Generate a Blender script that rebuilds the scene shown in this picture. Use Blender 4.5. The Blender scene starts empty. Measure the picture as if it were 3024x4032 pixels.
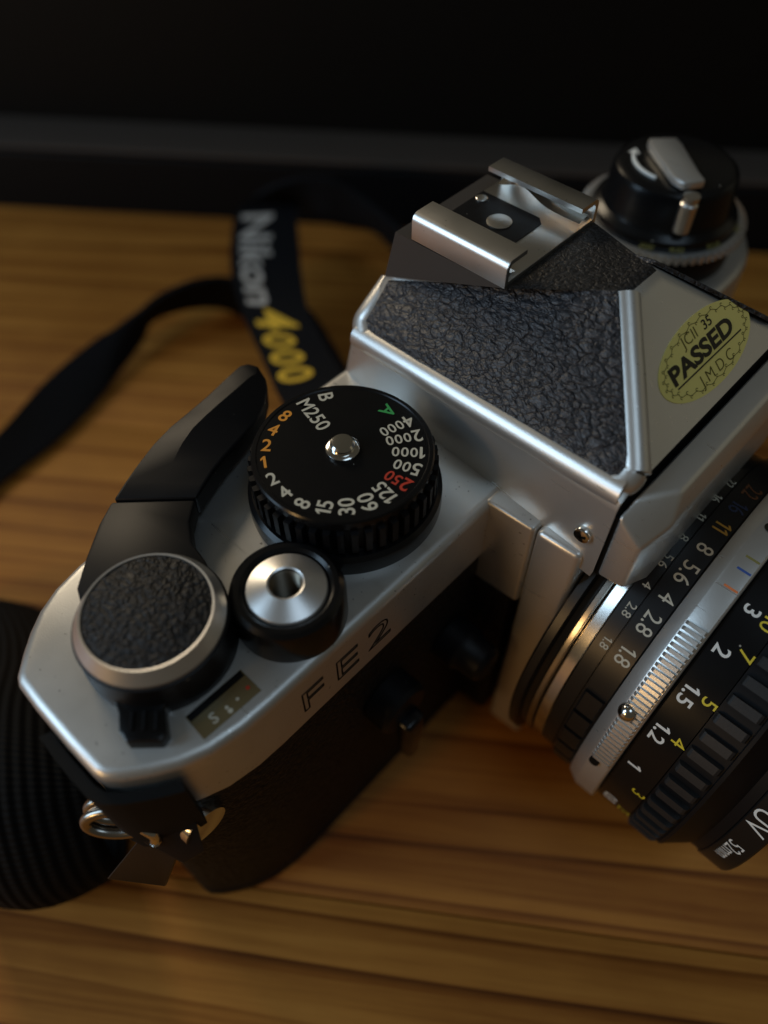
import bpy, bmesh, math, random
from mathutils import Vector, Matrix

random.seed(7)
sc = bpy.context.scene
C = sc.collection
MM = 0.001
rad = math.radians

# ------------------------------------------------------------------ camera
CAM_POS = (59.263, -77.990, 146.547)                       # millimetres; x = lens direction, y = towards rewind knob
RIGHT = Vector((0.72614516, 0.68751212, -0.00634754))
DOWN = Vector((0.54826045, -0.58459016, -0.59805085))
FWD = Vector((-0.41487791, 0.43079163, -0.80143302))
cd = bpy.data.cameras.new('view_camera')
cam = bpy.data.objects.new('view_camera', cd)
C.objects.link(cam)
mw = Matrix.Identity(4)
for i, v in enumerate((RIGHT, -DOWN, -FWD)):
    for k in range(3):
        mw[k][i] = v[k]
for k in range(3):
    mw[k][3] = CAM_POS[k] * MM
cam.matrix_world = mw
cd.sensor_fit = 'HORIZONTAL'
cd.lens = 5.70
cd.sensor_width = 5.70 / 0.99789
cd.clip_start = 0.005
cd.clip_end = 20.0
cd.dof.use_dof = True
cd.dof.focus_distance = 0.0995
cd.dof.aperture_fstop = 1.95
sc.camera = cam

# ------------------------------------------------------------------ world, lamps and added fills (dim room)
w = bpy.data.worlds.new('World')
sc.world = w
w.use_nodes = True
w.node_tree.nodes['Background'].inputs['Color'].default_value = (1.0, 0.90, 0.66, 1)
w.node_tree.nodes['Background'].inputs['Strength'].default_value = 0.044


def area(name, direction, dist, size, size_y, power, color, target=(15, -20, 60)):
    ld = bpy.data.lights.new(name, 'AREA')
    ld.shape = 'RECTANGLE'
    ld.size, ld.size_y = size, size_y
    ld.energy = power
    ld.color = color
    o = bpy.data.objects.new(name, ld)
    C.objects.link(o)
    d = Vector(direction).normalized()
    o.location = Vector(target) * MM + d * dist
    o.rotation_euler = (-d).to_track_quat('-Z', 'Y').to_euler()
    return o


area('window_light', (-0.50, -0.72, 0.47), 1.3, 0.46, 1.00, 6.3, (0.54, 0.77, 1.0))
area('crease_fill', (0.36, -0.02, 0.93), 1.2, 0.46, 0.42, 1.1, (0.60, 0.80, 1.0))  # added cool overhead fill that brightens the prism crease bevel
area('ceiling_lamp', (-0.86, 0.16, 0.48), 0.85, 0.26, 0.26, 2.0, (1.0, 0.82, 0.58))
area('table_lamp', (-0.13, -0.95, 0.27), 0.95, 0.12, 0.14, 1.1, (1.0, 0.60, 0.24))
area('slope_fill', (0.60, 0.75, 0.33), 1.5, 1.1, 0.8, 0.30, (1.0, 0.90, 0.62))  # added warm fill for the prism's front slope to reflect

sc.view_settings.view_transform = 'Standard'
sc.view_settings.look = 'None'
sc.view_settings.exposure = 0.1
sc.view_settings.gamma = 1.0
sc.view_settings.use_curve_mapping = False
sc.cycles.use_denoising = True
sc.cycles.max_bounces = 10

# ------------------------------------------------------------------ materials
def nt(name):
    m = bpy.data.materials.new(name)
    m.use_nodes = True
    t = m.node_tree
    return m, t, t.nodes['Principled BSDF']


def N(t, kind, **kw):
    n = t.nodes.new(kind)
    for k, v in kw.items():
        if k in n.inputs:
            n.inputs[k].default_value = v
        else:
            setattr(n, k, v)
    return n


def rgb(c):
    return (c[0], c[1], c[2], 1)


def ramp(t, fac, stops):
    r = t.nodes.new('ShaderNodeValToRGB')
    e = r.color_ramp.elements
    while len(e) < len(stops):
        e.new(0.5)
    for el, (p, c) in zip(e, stops):
        el.position = p
        el.color = rgb(c) if len(c) == 3 else c
    t.links.new(fac, r.inputs['Fac'])
    return r


def coords(t, scale=(1, 1, 1), rot=(0, 0, 0), kind='Object'):
    tc = t.nodes.new('ShaderNodeTexCoord')
    mp = t.nodes.new('ShaderNodeMapping')
    mp.inputs['Scale'].default_value = scale
    mp.inputs['Rotation'].default_value = rot
    t.links.new(tc.outputs[kind], mp.inputs['Vector'])
    return mp.outputs['Vector']


def plain(name, col, rough=0.5, metal=0.0, grain=0.0, grain_scale=6000, spec=0.5, dirt=0.0, dirt_col=(0.02, 0.017, 0.012),
          specks=False, rough_var=0.0, coat=0.0, scratch=False):
    m, t, b = nt(name)
    b.inputs['Base Color'].default_value = rgb(col)
    b.inputs['Roughness'].default_value = rough
    b.inputs['Metallic'].default_value = metal
    b.inputs['Specular IOR Level'].default_value = spec
    b.inputs['Coat Weight'].default_value = coat
    v = coords(t)
    colour = None
    if dirt > 0:
        n = N(t, 'ShaderNodeTexNoise', Scale=260.0, Detail=6.0, Roughness=0.7)
        t.links.new(v, n.inputs['Vector'])
        r = ramp(t, n.outputs['Fac'], [(0.30, (1, 1, 1)), (0.36, (0, 0, 0))])
        n2 = N(t, 'ShaderNodeTexNoise', Scale=1500.0, Detail=3.0)
        t.links.new(v, n2.inputs['Vector'])
        r2 = ramp(t, n2.outputs['Fac'], [(0.265, (1, 1, 1)), (0.305, (0, 0, 0))])
        mx = N(t, 'ShaderNodeMath', operation='MULTIPLY')
        t.links.new(r2.outputs['Color'], mx.inputs[0])
        mx.inputs[1].default_value = dirt
        n3 = N(t, 'ShaderNodeTexNoise', Scale=60.0, Detail=4.0)
        t.links.new(v, n3.inputs['Vector'])
        r3 = ramp(t, n3.outputs['Fac'], [(0.35, tuple(x * 0.86 for x in col)), (0.7, col)])
        mix = N(t, 'ShaderNodeMix', data_type='RGBA')
        t.links.new(mx.outputs[0], mix.inputs[0])
        t.links.new(r3.outputs['Color'], mix.inputs[6])
        mix.inputs[7].default_value = rgb(dirt_col)
        colour = mix.outputs[2]
        t.links.new(colour, b.inputs['Base Color'])
    if specks:
        vo = N(t, 'ShaderNodeTexVoronoi', Scale=430.0)
        t.links.new(v, vo.inputs['Vector'])
        nn = N(t, 'ShaderNodeTexNoise', Scale=900.0, Detail=2.0)
        t.links.new(v, nn.inputs['Vector'])
        r = ramp(t, vo.outputs['Distance'], [(0.05, (1, 1, 1)), (0.075, (0, 0, 0))])
        r2 = ramp(t, nn.outputs['Fac'], [(0.56, (0, 0, 0)), (0.58, (1, 1, 1))])
        mx = N(t, 'ShaderNodeMath', operation='MULTIPLY')
        t.links.new(r.outputs['Color'], mx.inputs[0])
        t.links.new(r2.outputs['Color'], mx.inputs[1])
        mix = N(t, 'ShaderNodeMix', data_type='RGBA')
        t.links.new(mx.outputs[0], mix.inputs[0])
        mix.inputs[6].default_value = rgb(col)
        mix.inputs[7].default_value = (0.35, 0.33, 0.28, 1)
        t.links.new(mix.outputs[2], b.inputs['Base Color'])
    if rough_var > 0:
        n = N(t, 'ShaderNodeTexNoise', Scale=140.0, Detail=5.0)
        t.links.new(v, n.inputs['Vector'])
        mr = N(t, 'ShaderNodeMapRange')
        mr.inputs['To Min'].default_value = max(0.02, rough - rough_var)
        mr.inputs['To Max'].default_value = rough + rough_var
        t.links.new(n.outputs['Fac'], mr.inputs['Value'])
        t.links.new(mr.outputs['Result'], b.inputs['Roughness'])
        if scratch:
            acc = mr.outputs['Result']
            for rot_, th in (((0.3, 0.2, 0.5), 0.735), ((1.1, 0.4, 2.2), 0.74)):
                vs_ = coords(t, scale=(28, 1700, 1700), rot=rot_)
                ns = N(t, 'ShaderNodeTexNoise', Scale=1.0, Detail=1.0)
                t.links.new(vs_, ns.inputs['Vector'])
                rs = ramp(t, ns.outputs['Fac'], [(th, (0, 0, 0)), (th + 0.02, (1, 1, 1))])
                ad_ = N(t, 'ShaderNodeMath', operation='MULTIPLY_ADD')
                t.links.new(rs.outputs['Color'], ad_.inputs[0])
                ad_.inputs[1].default_value = -0.10
                t.links.new(acc, ad_.inputs[2])
                acc = ad_.outputs[0]
            t.links.new(acc, b.inputs['Roughness'])
    if grain > 0:
        n = N(t, 'ShaderNodeTexNoise', Scale=float(grain_scale), Detail=2.0)
        t.links.new(v, n.inputs['Vector'])
        bp = N(t, 'ShaderNodeBump', Strength=grain, Distance=0.00003)
        t.links.new(n.outputs['Fac'], bp.inputs['Height'])
        t.links.new(bp.outputs['Normal'], b.inputs['Normal'])
    return m


def leather(name, col, cell=0.00085, strength=1.0, rough=0.42, stretch=(0.62, 1.0, 1.0), spec=0.5, depth=0.00034):
    m, t, b = nt(name)
    b.inputs['Roughness'].default_value = rough
    b.inputs['Specular IOR Level'].default_value = spec
    v = coords(t, scale=stretch)
    nz = N(t, 'ShaderNodeTexNoise', Scale=0.55 / cell, Detail=3.0)
    t.links.new(v, nz.inputs['Vector'])
    sub = N(t, 'ShaderNodeVectorMath', operation='SUBTRACT')
    t.links.new(nz.outputs['Color'], sub.inputs[0])
    sub.inputs[1].default_value = (0.5, 0.5, 0.5)
    scl = N(t, 'ShaderNodeVectorMath', operation='SCALE')
    t.links.new(sub.outputs[0], scl.inputs[0])
    scl.inputs['Scale'].default_value = cell * 2.4
    add = N(t, 'ShaderNodeVectorMath', operation='ADD')
    t.links.new(v, add.inputs[0])
    t.links.new(scl.outputs[0], add.inputs[1])
    vo = N(t, 'ShaderNodeTexVoronoi', feature='F1', Scale=1.0 / cell, Randomness=1.0)
    t.links.new(add.outputs[0], vo.inputs['Vector'])
    r = ramp(t, vo.outputs['Distance'], [(0.05, (1, 1, 1)), (0.42, (0.72, 0.72, 0.72)), (0.62, (0.22, 0.22, 0.22)), (0.78, (0, 0, 0))])
    vo2 = N(t, 'ShaderNodeTexVoronoi', feature='F1', Scale=2.3 / cell)
    t.links.new(add.outputs[0], vo2.inputs['Vector'])
    big = N(t, 'ShaderNodeTexNoise', Scale=0.4 / cell, Detail=4.0)
    t.links.new(v, big.inputs['Vector'])
    m1 = N(t, 'ShaderNodeMath', operation='MULTIPLY_ADD')
    t.links.new(vo2.outputs['Distance'], m1.inputs[0])
    m1.inputs[1].default_value = -0.55
    t.links.new(r.outputs['Color'], m1.inputs[2])
    m2 = N(t, 'ShaderNodeMath', operation='MULTIPLY_ADD')
    t.links.new(big.outputs['Fac'], m2.inputs[0])
    m2.inputs[1].default_value = 0.9
    t.links.new(m1.outputs[0], m2.inputs[2])
    bp = N(t, 'ShaderNodeBump', Strength=strength, Distance=depth)
    t.links.new(m2.outputs[0], bp.inputs['Height'])
    t.links.new(bp.outputs['Normal'], b.inputs['Normal'])
    ve = N(t, 'ShaderNodeTexVoronoi', feature='DISTANCE_TO_EDGE', Scale=1.0 / cell, Randomness=1.0)
    t.links.new(add.outputs[0], ve.inputs['Vector'])
    cr = ramp(t, ve.outputs['Distance'], [(0.0, tuple(x * 0.35 for x in col)), (0.06, tuple(x * 0.75 for x in col)), (0.16, col)])
    t.links.new(cr.outputs['Color'], b.inputs['Base Color'])
    ce = ramp(t, ve.outputs['Distance'], [(0.0, (0.3, 0.3, 0.3)), (0.08, (1, 1, 1))])
    sp = N(t, 'ShaderNodeMath', operation='MULTIPLY')
    t.links.new(ce.outputs['Color'], sp.inputs[0])
    sp.inputs[1].default_value = spec
    t.links.new(sp.outputs[0], b.inputs['Specular IOR Level'])
    return m


def webbing(name, col, per_mm=0.55, rough=0.75):
    m, t, b = nt(name)
    b.inputs['Base Color'].default_value = rgb(col)
    b.inputs['Roughness'].default_value = rough
    b.inputs['Specular IOR Level'].default_value = 0.12
    v = coords(t, kind='UV')
    wv = N(t, 'ShaderNodeTexWave', wave_type='BANDS', bands_direction='X', Scale=per_mm)
    t.links.new(v, wv.inputs['Vector'])
    wv.inputs['Distortion'].default_value = 0.3
    w2 = N(t, 'ShaderNodeTexWave', wave_type='BANDS', bands_direction='Y', Scale=per_mm * 1.7)
    t.links.new(v, w2.inputs['Vector'])
    ad = N(t, 'ShaderNodeMath', operation='MULTIPLY_ADD')
    t.links.new(w2.outputs['Fac'], ad.inputs[0])
    ad.inputs[1].default_value = 0.35
    t.links.new(wv.outputs['Fac'], ad.inputs[2])
    bp = N(t, 'ShaderNodeBump', Strength=0.7, Distance=0.0004)
    t.links.new(ad.outputs[0], bp.inputs['Height'])
    t.links.new(bp.outputs['Normal'], b.inputs['Normal'])
    return m


def wood(name, seed):
    m, t, b = nt(name)
    tc = t.nodes.new('ShaderNodeTexCoord')
    off = N(t, 'ShaderNodeVectorMath', operation='ADD')
    t.links.new(tc.outputs['Object'], off.inputs[0])
    off.inputs[1].default_value = (seed * 0.37, seed * 0.113, seed * 0.05)
    mp = t.nodes.new('ShaderNodeMapping')
    mp.inputs['Scale'].default_value = (0.05, 1.0, 1.0)
    t.links.new(off.outputs[0], mp.inputs['Vector'])
    # slow wander of the growth rings
    n1 = N(t, 'ShaderNodeTexNoise', Scale=22.0, Detail=2.0)
    t.links.new(mp.outputs[0], n1.inputs['Vector'])
    sep = t.nodes.new('ShaderNodeSeparateXYZ')
    t.links.new(mp.outputs[0], sep.inputs[0])
    ma = N(t, 'ShaderNodeMath', operation='MULTIPLY_ADD')
    t.links.new(n1.outputs['Fac'], ma.inputs[0])
    ma.inputs[1].default_value = 0.040
    t.links.new(sep.outputs['Y'], ma.inputs[2])
    sc_ = N(t, 'ShaderNodeMath', operation='MULTIPLY')
    t.links.new(ma.outputs[0], sc_.inputs[0])
    sc_.inputs[1].default_value = 125.0
    fr = N(t, 'ShaderNodeMath', operation='FRACT')
    t.links.new(sc_.outputs[0], fr.inputs[0])
    # fibres
    mp2 = t.nodes.new('ShaderNodeMapping')
    mp2.inputs['Scale'].default_value = (0.035, 1.0, 1.0)
    t.links.new(off.outputs[0], mp2.inputs['Vector'])
    n2 = N(t, 'ShaderNodeTexNoise', Scale=620.0, Detail=5.0, Roughness=0.7)
    t.links.new(mp2.outputs[0], n2.inputs['Vector'])
    n3 = N(t, 'ShaderNodeTexNoise', Scale=60.0, Detail=3.0)
    t.links.new(mp2.outputs[0], n3.inputs['Vector'])
    band = ramp(t, fr.outputs[0], [(0.0, (0.0, 0.0, 0.0)), (0.50, (0.10, 0.10, 0.10)), (0.84, (0.30, 0.30, 0.30)), (0.925, (0.80, 0.80, 0.80)), (0.97, (1, 1, 1)), (1.0, (0.0, 0.0, 0.0))])
    amp = N(t, 'ShaderNodeMapRange')
    amp.inputs['From Min'].default_value = 0.35
    amp.inputs['From Max'].default_value = 0.68
    amp.inputs['To Min'].default_value = 0.16
    amp.inputs['To Max'].default_value = 0.48
    t.links.new(n3.outputs['Fac'], amp.inputs['Value'])
    late = N(t, 'ShaderNodeMath', operation='MULTIPLY')
    t.links.new(band.outputs['Color'], late.inputs[0])
    t.links.new(amp.outputs['Result'], late.inputs[1])
    n5 = N(t, 'ShaderNodeTexNoise', Scale=150.0, Detail=5.0, Roughness=0.6)
    t.links.new(mp2.outputs[0], n5.inputs['Vector'])
    f5 = N(t, 'ShaderNodeMath', operation='MULTIPLY_ADD')
    t.links.new(n5.outputs['Fac'], f5.inputs[0])
    f5.inputs[1].default_value = 0.32
    t.links.new(late.outputs[0], f5.inputs[2])
    fib = N(t, 'ShaderNodeMath', operation='MULTIPLY_ADD')
    t.links.new(n2.outputs['Fac'], fib.inputs[0])
    fib.inputs[1].default_value = 0.50
    t.links.new(f5.outputs[0], fib.inputs[2])
    mp6 = t.nodes.new('ShaderNodeMapping')
    mp6.inputs['Scale'].default_value = (0.012, 1.0, 1.0)
    t.links.new(off.outputs[0], mp6.inputs['Vector'])
    n6 = N(t, 'ShaderNodeTexNoise', Scale=230.0, Detail=3.0, Roughness=0.5)
    t.links.new(mp6.outputs[0], n6.inputs['Vector'])
    l6 = ramp(t, n6.outputs['Fac'], [(0.56, (0, 0, 0)), (0.60, (0.9, 0.9, 0.9)), (0.64, (1, 1, 1)), (0.67, (0.15, 0.15, 0.15))])
    f6 = N(t, 'ShaderNodeMath', operation='MULTIPLY_ADD')
    t.links.new(l6.outputs['Color'], f6.inputs[0])
    f6.inputs[1].default_value = 0.12
    t.links.new(fib.outputs[0], f6.inputs[2])
    fib = f6
    cr = ramp(t, fib.outputs[0], [(0.24, (0.60, 0.275, 0.055)), (0.42, (0.47, 0.195, 0.034)), (0.64, (0.28, 0.095, 0.013)), (0.95, (0.10, 0.028, 0.003))])
    # blotchy finish
    n4 = N(t, 'ShaderNodeTexNoise', Scale=14.0, Detail=5.0, Roughness=0.6)
    t.links.new(off.outputs[0], n4.inputs['Vector'])
    r4 = ramp(t, n4.outputs['Fac'], [(0.30, (0.72, 0.66, 0.60)), (0.62, (1.0, 0.98, 0.96))])
    mul = N(t, 'ShaderNodeMix', data_type='RGBA', blend_type='MULTIPLY')
    mul.inputs[0].default_value = 1.0
    t.links.new(cr.outputs['Color'], mul.inputs[6])
    t.links.new(r4.outputs['Color'], mul.inputs[7])
    t.links.new(mul.outputs[2], b.inputs['Base Color'])
    b.inputs['Specular IOR Level'].default_value = 0.2
    rr = N(t, 'ShaderNodeMapRange')
    rr.inputs['To Min'].default_value = 0.46
    rr.inputs['To Max'].default_value = 0.66
    t.links.new(n4.outputs['Fac'], rr.inputs['Value'])
    t.links.new(rr.outputs['Result'], b.inputs['Roughness'])
    inv = N(t, 'ShaderNodeMath', operation='MULTIPLY')
    t.links.new(fib.outputs[0], inv.inputs[0])
    inv.inputs[1].default_value = -1.0
    bp = N(t, 'ShaderNodeBump', Strength=0.3, Distance=0.00010)
    t.links.new(inv.outputs[0], bp.inputs['Height'])
    t.links.new(bp.outputs['Normal'], b.inputs['Normal'])
    return m


M = {}
M['satin'] = plain('satin_chrome', (0.66, 0.65, 0.62), 0.38, 0.78, grain=0.40, grain_scale=5200, dirt=0.6, rough_var=0.07, scratch=True)
M['satin_clean'] = plain('satin_chrome_clean', (0.70, 0.69, 0.66), 0.36, 0.80, grain=0.45, grain_scale=5200, rough_var=0.05, scratch=True)
M['bright'] = plain('bright_chrome', (0.72, 0.70, 0.66), 0.16, 1.0, rough_var=0.04)
M['turned'] = plain('turned_chrome', (0.76, 0.75, 0.73), 0.33, 0.9)
M['ring_steel'] = plain('ring_steel', (0.38, 0.35, 0.31), 0.24, 1.0, rough_var=0.08)
M['clip'] = plain('dark_clip', (0.045, 0.036, 0.028), 0.38, 0.7, rough_var=0.1)
M['thread'] = plain('hole_shade_steel', (0.16, 0.14, 0.11), 0.35, 1.0)  # steel darkened to paint the shade inside the release hole
M['shoe'] = plain('shoe_steel', (0.74, 0.72, 0.68), 0.34, 1.0, rough_var=0.07, dirt=0.4)
M['black_gloss'] = plain('black_enamel', (0.005, 0.005, 0.0055), 0.24, 0.0, specks=True, rough_var=0.05, spec=0.30)
M['black_satin'] = plain('black_satin', (0.005, 0.005, 0.006), 0.45, 0.0, specks=True, spec=0.22)
M['black_anod'] = plain('black_anodised', (0.012, 0.0115, 0.0115), 0.34, 0.35, grain=0.1, grain_scale=4000)
M['black_matte'] = plain('black_matte', (0.005, 0.005, 0.005), 0.7, spec=0.15)
M['rubber'] = plain('rubber', (0.013, 0.0125, 0.0125), 0.55, grain=0.5, grain_scale=2500)
M['leather'] = leather('prism_leather', (0.046, 0.048, 0.056), cell=0.00098, rough=0.46, spec=0.52, depth=0.00034)
M['leather_fine'] = leather('knob_leather', (0.011, 0.011, 0.012), cell=0.0008, stretch=(1, 1, 1), rough=0.50, spec=0.4, depth=0.00022)
M['leather_body'] = leather('body_leather', (0.013, 0.010, 0.008), cell=0.0009, stretch=(1, 1, 1), rough=0.5, spec=0.22, depth=0.00022)
M['leather_top'] = leather('top_leather', (0.010, 0.010, 0.011), cell=0.0007, stretch=(1, 1, 1), rough=0.55, depth=0.00012)
M['black_paint'] = plain('worn_black_paint', (0.048, 0.041, 0.036), 0.42, 0.0, grain=0.2, grain_scale=1500, rough_var=0.08)
M['cream'] = plain('cream_paint', (0.55, 0.52, 0.42), 0.5)
M['white'] = plain('white_paint', (0.78, 0.77, 0.72), 0.5)
M['orange'] = plain('orange_paint', (0.72, 0.27, 0.015), 0.5)
M['red'] = plain('red_paint', (0.50, 0.035, 0.015), 0.5)
M['green'] = plain('green_paint', (0.03, 0.33, 0.08), 0.5)
M['yellow'] = plain('yellow_paint', (0.72, 0.56, 0.03), 0.5)
M['ochre'] = plain('ochre_paint', (0.36, 0.20, 0.02), 0.5)
M['mark_orange'] = plain('mark_orange', (0.75, 0.20, 0.05), 0.5)
M['mark_blue'] = plain('mark_blue', (0.03, 0.09, 0.35), 0.5)
M['shaded_blue'] = plain('shaded_blue', (0.012, 0.022, 0.06), 0.6)  # numeral blue with the shade under the front plate painted in
M['shaded_orange'] = plain('shaded_orange', (0.13, 0.045, 0.012), 0.6)  # numeral orange, darkened for the same painted shade
M['mark_olive'] = plain('mark_olive', (0.25, 0.22, 0.05), 0.5)
M['sticker'] = plain('sticker_foil', (0.92, 0.80, 0.24), 0.45, 0.0, grain=0.1)
M['ink'] = plain('sticker_ink', (0.015, 0.013, 0.006), 0.5)
M['ink_thin'] = plain('sticker_ink_brown', (0.12, 0.10, 0.012), 0.5)
M['engrave'] = plain('engraved_black', (0.008, 0.006, 0.004), 0.8, spec=0.1)
M['window'] = plain('counter_window', (0.15, 0.115, 0.055), 0.06, 0.0, coat=0.5)
M['brass'] = plain('brass', (0.55, 0.40, 0.18), 0.25, 1.0)
M['strap'] = webbing('strap_webbing', (0.006, 0.0063, 0.008))
M['strap_thick'] = webbing('strap_webbing_coarse', (0.0045, 0.0043, 0.0043), per_mm=0.17)
M['strap_white'] = plain('strap_white_thread', (0.50, 0.46, 0.41), 0.8, grain=0.6, grain_scale=1500)
M['strap_yellow'] = plain('strap_yellow_thread', (0.75, 0.46, 0.03), 0.8, grain=0.6, grain_scale=1500)
M['wall'] = plain('dark_wall', (0.0028, 0.0026, 0.0022), 0.6, spec=0.2)
M['ledge'] = plain('dusty_ledge', (0.038, 0.027, 0.019), 0.75, grain=0.5, grain_scale=700)
M['strip'] = plain('dark_strip', (0.0030, 0.0030, 0.0036), 0.6, spec=0.15)

mg, tg, bg = nt('lens_glass')
bg.inputs['Base Color'].default_value = (0.9, 0.93, 0.95, 1)
bg.inputs['Roughness'].default_value = 0.02
bg.inputs['Transmission Weight'].default_value = 1.0
bg.inputs['IOR'].default_value = 1.5
M['glass'] = mg


# ------------------------------------------------------------------ mesh helpers (millimetres in, metres out)
def mesh_obj(name, verts, faces, mat, parent=None, smooth=30, origin=(0, 0, 0)):
    me = bpy.data.meshes.new(name)
    me.from_pydata([((v[0] - origin[0]) * MM, (v[1] - origin[1]) * MM, (v[2] - origin[2]) * MM) for v in verts], [], faces)
    me.update()
    return mesh_link(name, me, mat, parent, smooth, origin)


def mesh_link(name, me, mat, parent=None, smooth=30, origin=(0, 0, 0)):
    mats = mat if isinstance(mat, (list, tuple)) else [mat]
    for mm in mats:
        me.materials.append(M[mm] if isinstance(mm, str) else mm)
    if smooth:
        me.polygons.foreach_set('use_smooth', [True] * len(me.polygons))
        me.set_sharp_from_angle(angle=rad(smooth))
    o = bpy.data.objects.new(name, me)
    C.objects.link(o)
    o.location = [c * MM for c in origin]
    if parent is not None:
        o.parent = parent
    return o


def bm_obj(name, bm, mat, parent=None, smooth=30):
    """bmesh in millimetres -> object"""
    bmesh.ops.recalc_face_normals(bm, faces=bm.faces)
    bmesh.ops.scale(bm, vec=(MM, MM, MM), verts=bm.verts)
    me = bpy.data.meshes.new(name)
    bm.to_mesh(me)
    bm.free()
    return mesh_link(name, me, mat, parent, smooth)


def lathe(name, profile, mat, parent=None, axis='z', c=(0, 0, 0), seg=96, smooth=28, a0=0.0, a1=360.0, closed=True):
    """profile: list of (r, h); axis z: h is z; axis x: h is x, c=(_, y, z)"""
    vs, fs = [], []
    full = abs(a1 - a0 - 360) < 1e-6
    n = seg if full else seg + 1
    for i in range(n):
        a = rad(a0 + (a1 - a0) * i / seg)
        for r, h in profile:
            if axis == 'z':
                vs.append((c[0] + r * math.cos(a), c[1] + r * math.sin(a), h))
            else:
                vs.append((h, c[1] - r * math.sin(a), c[2] + r * math.cos(a)))
    k = len(profile)
    for i in range(seg):
        j = (i + 1) % n
        for q in range(k - 1):
            fs.append((i * k + q, j * k + q, j * k + q + 1, i * k + q + 1))
    bm = bmesh.new()
    bv = [bm.verts.new(v) for v in vs]
    for f in fs:
        bm.faces.new([bv[i] for i in f])
    bmesh.ops.remove_doubles(bm, verts=bm.verts, dist=1e-4)
    bmesh.ops.dissolve_degenerate(bm, edges=bm.edges, dist=1e-5)
    return bm_obj(name, bm, mat, parent, smooth)


def prism(name, outline, z0, z1, mat, parent=None, bevel=0.0, seg=3, bottom_bevel=False, smooth=30, angle=40):
    """outline: xy polygon extruded from z0 to z1 with a rounded rim"""
    bm = bmesh.new()
    lo = [bm.verts.new((x, y, z0)) for x, y in outline]
    hi = [bm.verts.new((x, y, z1)) for x, y in outline]
    n = len(outline)
    top = bm.faces.new(hi)
    bot = bm.faces.new(lo[::-1])
    for i in range(n):
        bm.faces.new((lo[i], lo[(i + 1) % n], hi[(i + 1) % n], hi[i]))
    if bevel:
        bm.normal_update()
        es = list(top.edges) + (list(bot.edges) if bottom_bevel else [])
        es += [e for e in bm.edges if e not in es and len(e.link_faces) == 2 and e.calc_face_angle(0) > rad(angle) and abs(e.verts[0].co.z - e.verts[1].co.z) > 1e-4]
        bmesh.ops.bevel(bm, geom=es, offset=bevel, segments=seg, profile=0.5, affect='EDGES', clamp_overlap=True)
    return bm_obj(name, bm, mat, parent, smooth)


def box(name, lo, hi, mat, parent=None, bevel=0.0, seg=2, smooth=30):
    bm = bmesh.new()
    bmesh.ops.create_cube(bm, size=1.0)
    for v in bm.verts:
        v.co = [lo[k] + (v.co[k] + 0.5) * (hi[k] - lo[k]) for k in range(3)]
    if bevel:
        bmesh.ops.bevel(bm, geom=list(bm.edges), offset=bevel, segments=seg, profile=0.5, affect='EDGES', clamp_overlap=True)
    return bm_obj(name, bm, mat, parent, smooth)


def poly(name, verts, faces, mat, parent=None, bevel_edges=None, bevel=0.0, seg=3, smooth=30, cut_x=None):
    bm = bmesh.new()
    bv = [bm.verts.new(v) for v in verts]
    for f in faces:
        idx, mi = (f, 0) if not isinstance(f[0], (tuple, list)) else (f[0], f[1])
        fc = bm.faces.new([bv[i] for i in idx])
        fc.material_index = mi
    bm.normal_update()
    bmesh.ops.recalc_face_normals(bm, faces=bm.faces)
    if bevel:
        if bevel_edges is None:
            es = [e for e in bm.edges if len(e.link_faces) == 2 and e.calc_face_angle(0) > rad(20)]
        else:
            es = []
            for a, b in bevel_edges:
                e = bm.edges.get((bv[a], bv[b]))
                if e:
                    es.append(e)
        bmesh.ops.bevel(bm, geom=es, offset=bevel, segments=seg, profile=0.5, affect='EDGES', clamp_overlap=True, material=-1)
    if cut_x is not None:
        bmesh.ops.bisect_plane(bm, geom=list(bm.verts) + list(bm.edges) + list(bm.faces), plane_co=(cut_x, 0, 0), plane_no=(1, 0, 0), clear_outer=True)
        res = bmesh.ops.holes_fill(bm, edges=[e for e in bm.edges if e.is_boundary], sides=0)
        for f in res['faces']:
            f.material_index = 3
    return bm_obj(name, bm, mat, parent, smooth)


def gear(name, c, r0, r1, n, z0, z1, mat, parent=None, duty=0.55, taper=0.25):
    out = []
    for i in range(n):
        a = 2 * math.pi * i / n
        s = 2 * math.pi / n
        for fr, r in ((0, r0), (duty * taper * 0.5, r1), (duty * (1 - taper * 0.5), r1), (duty, r0)):
            out.append((c[0] + r * math.cos(a + fr * s), c[1] + r * math.sin(a + fr * s)))
    return prism(name, out, z0, z1, mat, parent, smooth=25)


def smooth_line(pts, n):
    """Catmull-Rom through a list of tuples, n samples per span"""
    out = []
    L = len(pts)
    for i in range(L - 1):
        p0, p1, p2, p3 = pts[max(i - 1, 0)], pts[i], pts[i + 1], pts[min(i + 2, L - 1)]
        for k in range(n):
            t = k / n
            out.append(tuple(0.5 * (2 * b + (c - a) * t + (2 * a - 5 * b + 4 * c - d) * t * t + (3 * b - a - 3 * c + d) * t ** 3)
                             for a, b, c, d in zip(p0, p1, p2, p3)))
    out.append(tuple(pts[-1]))
    return out


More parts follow.
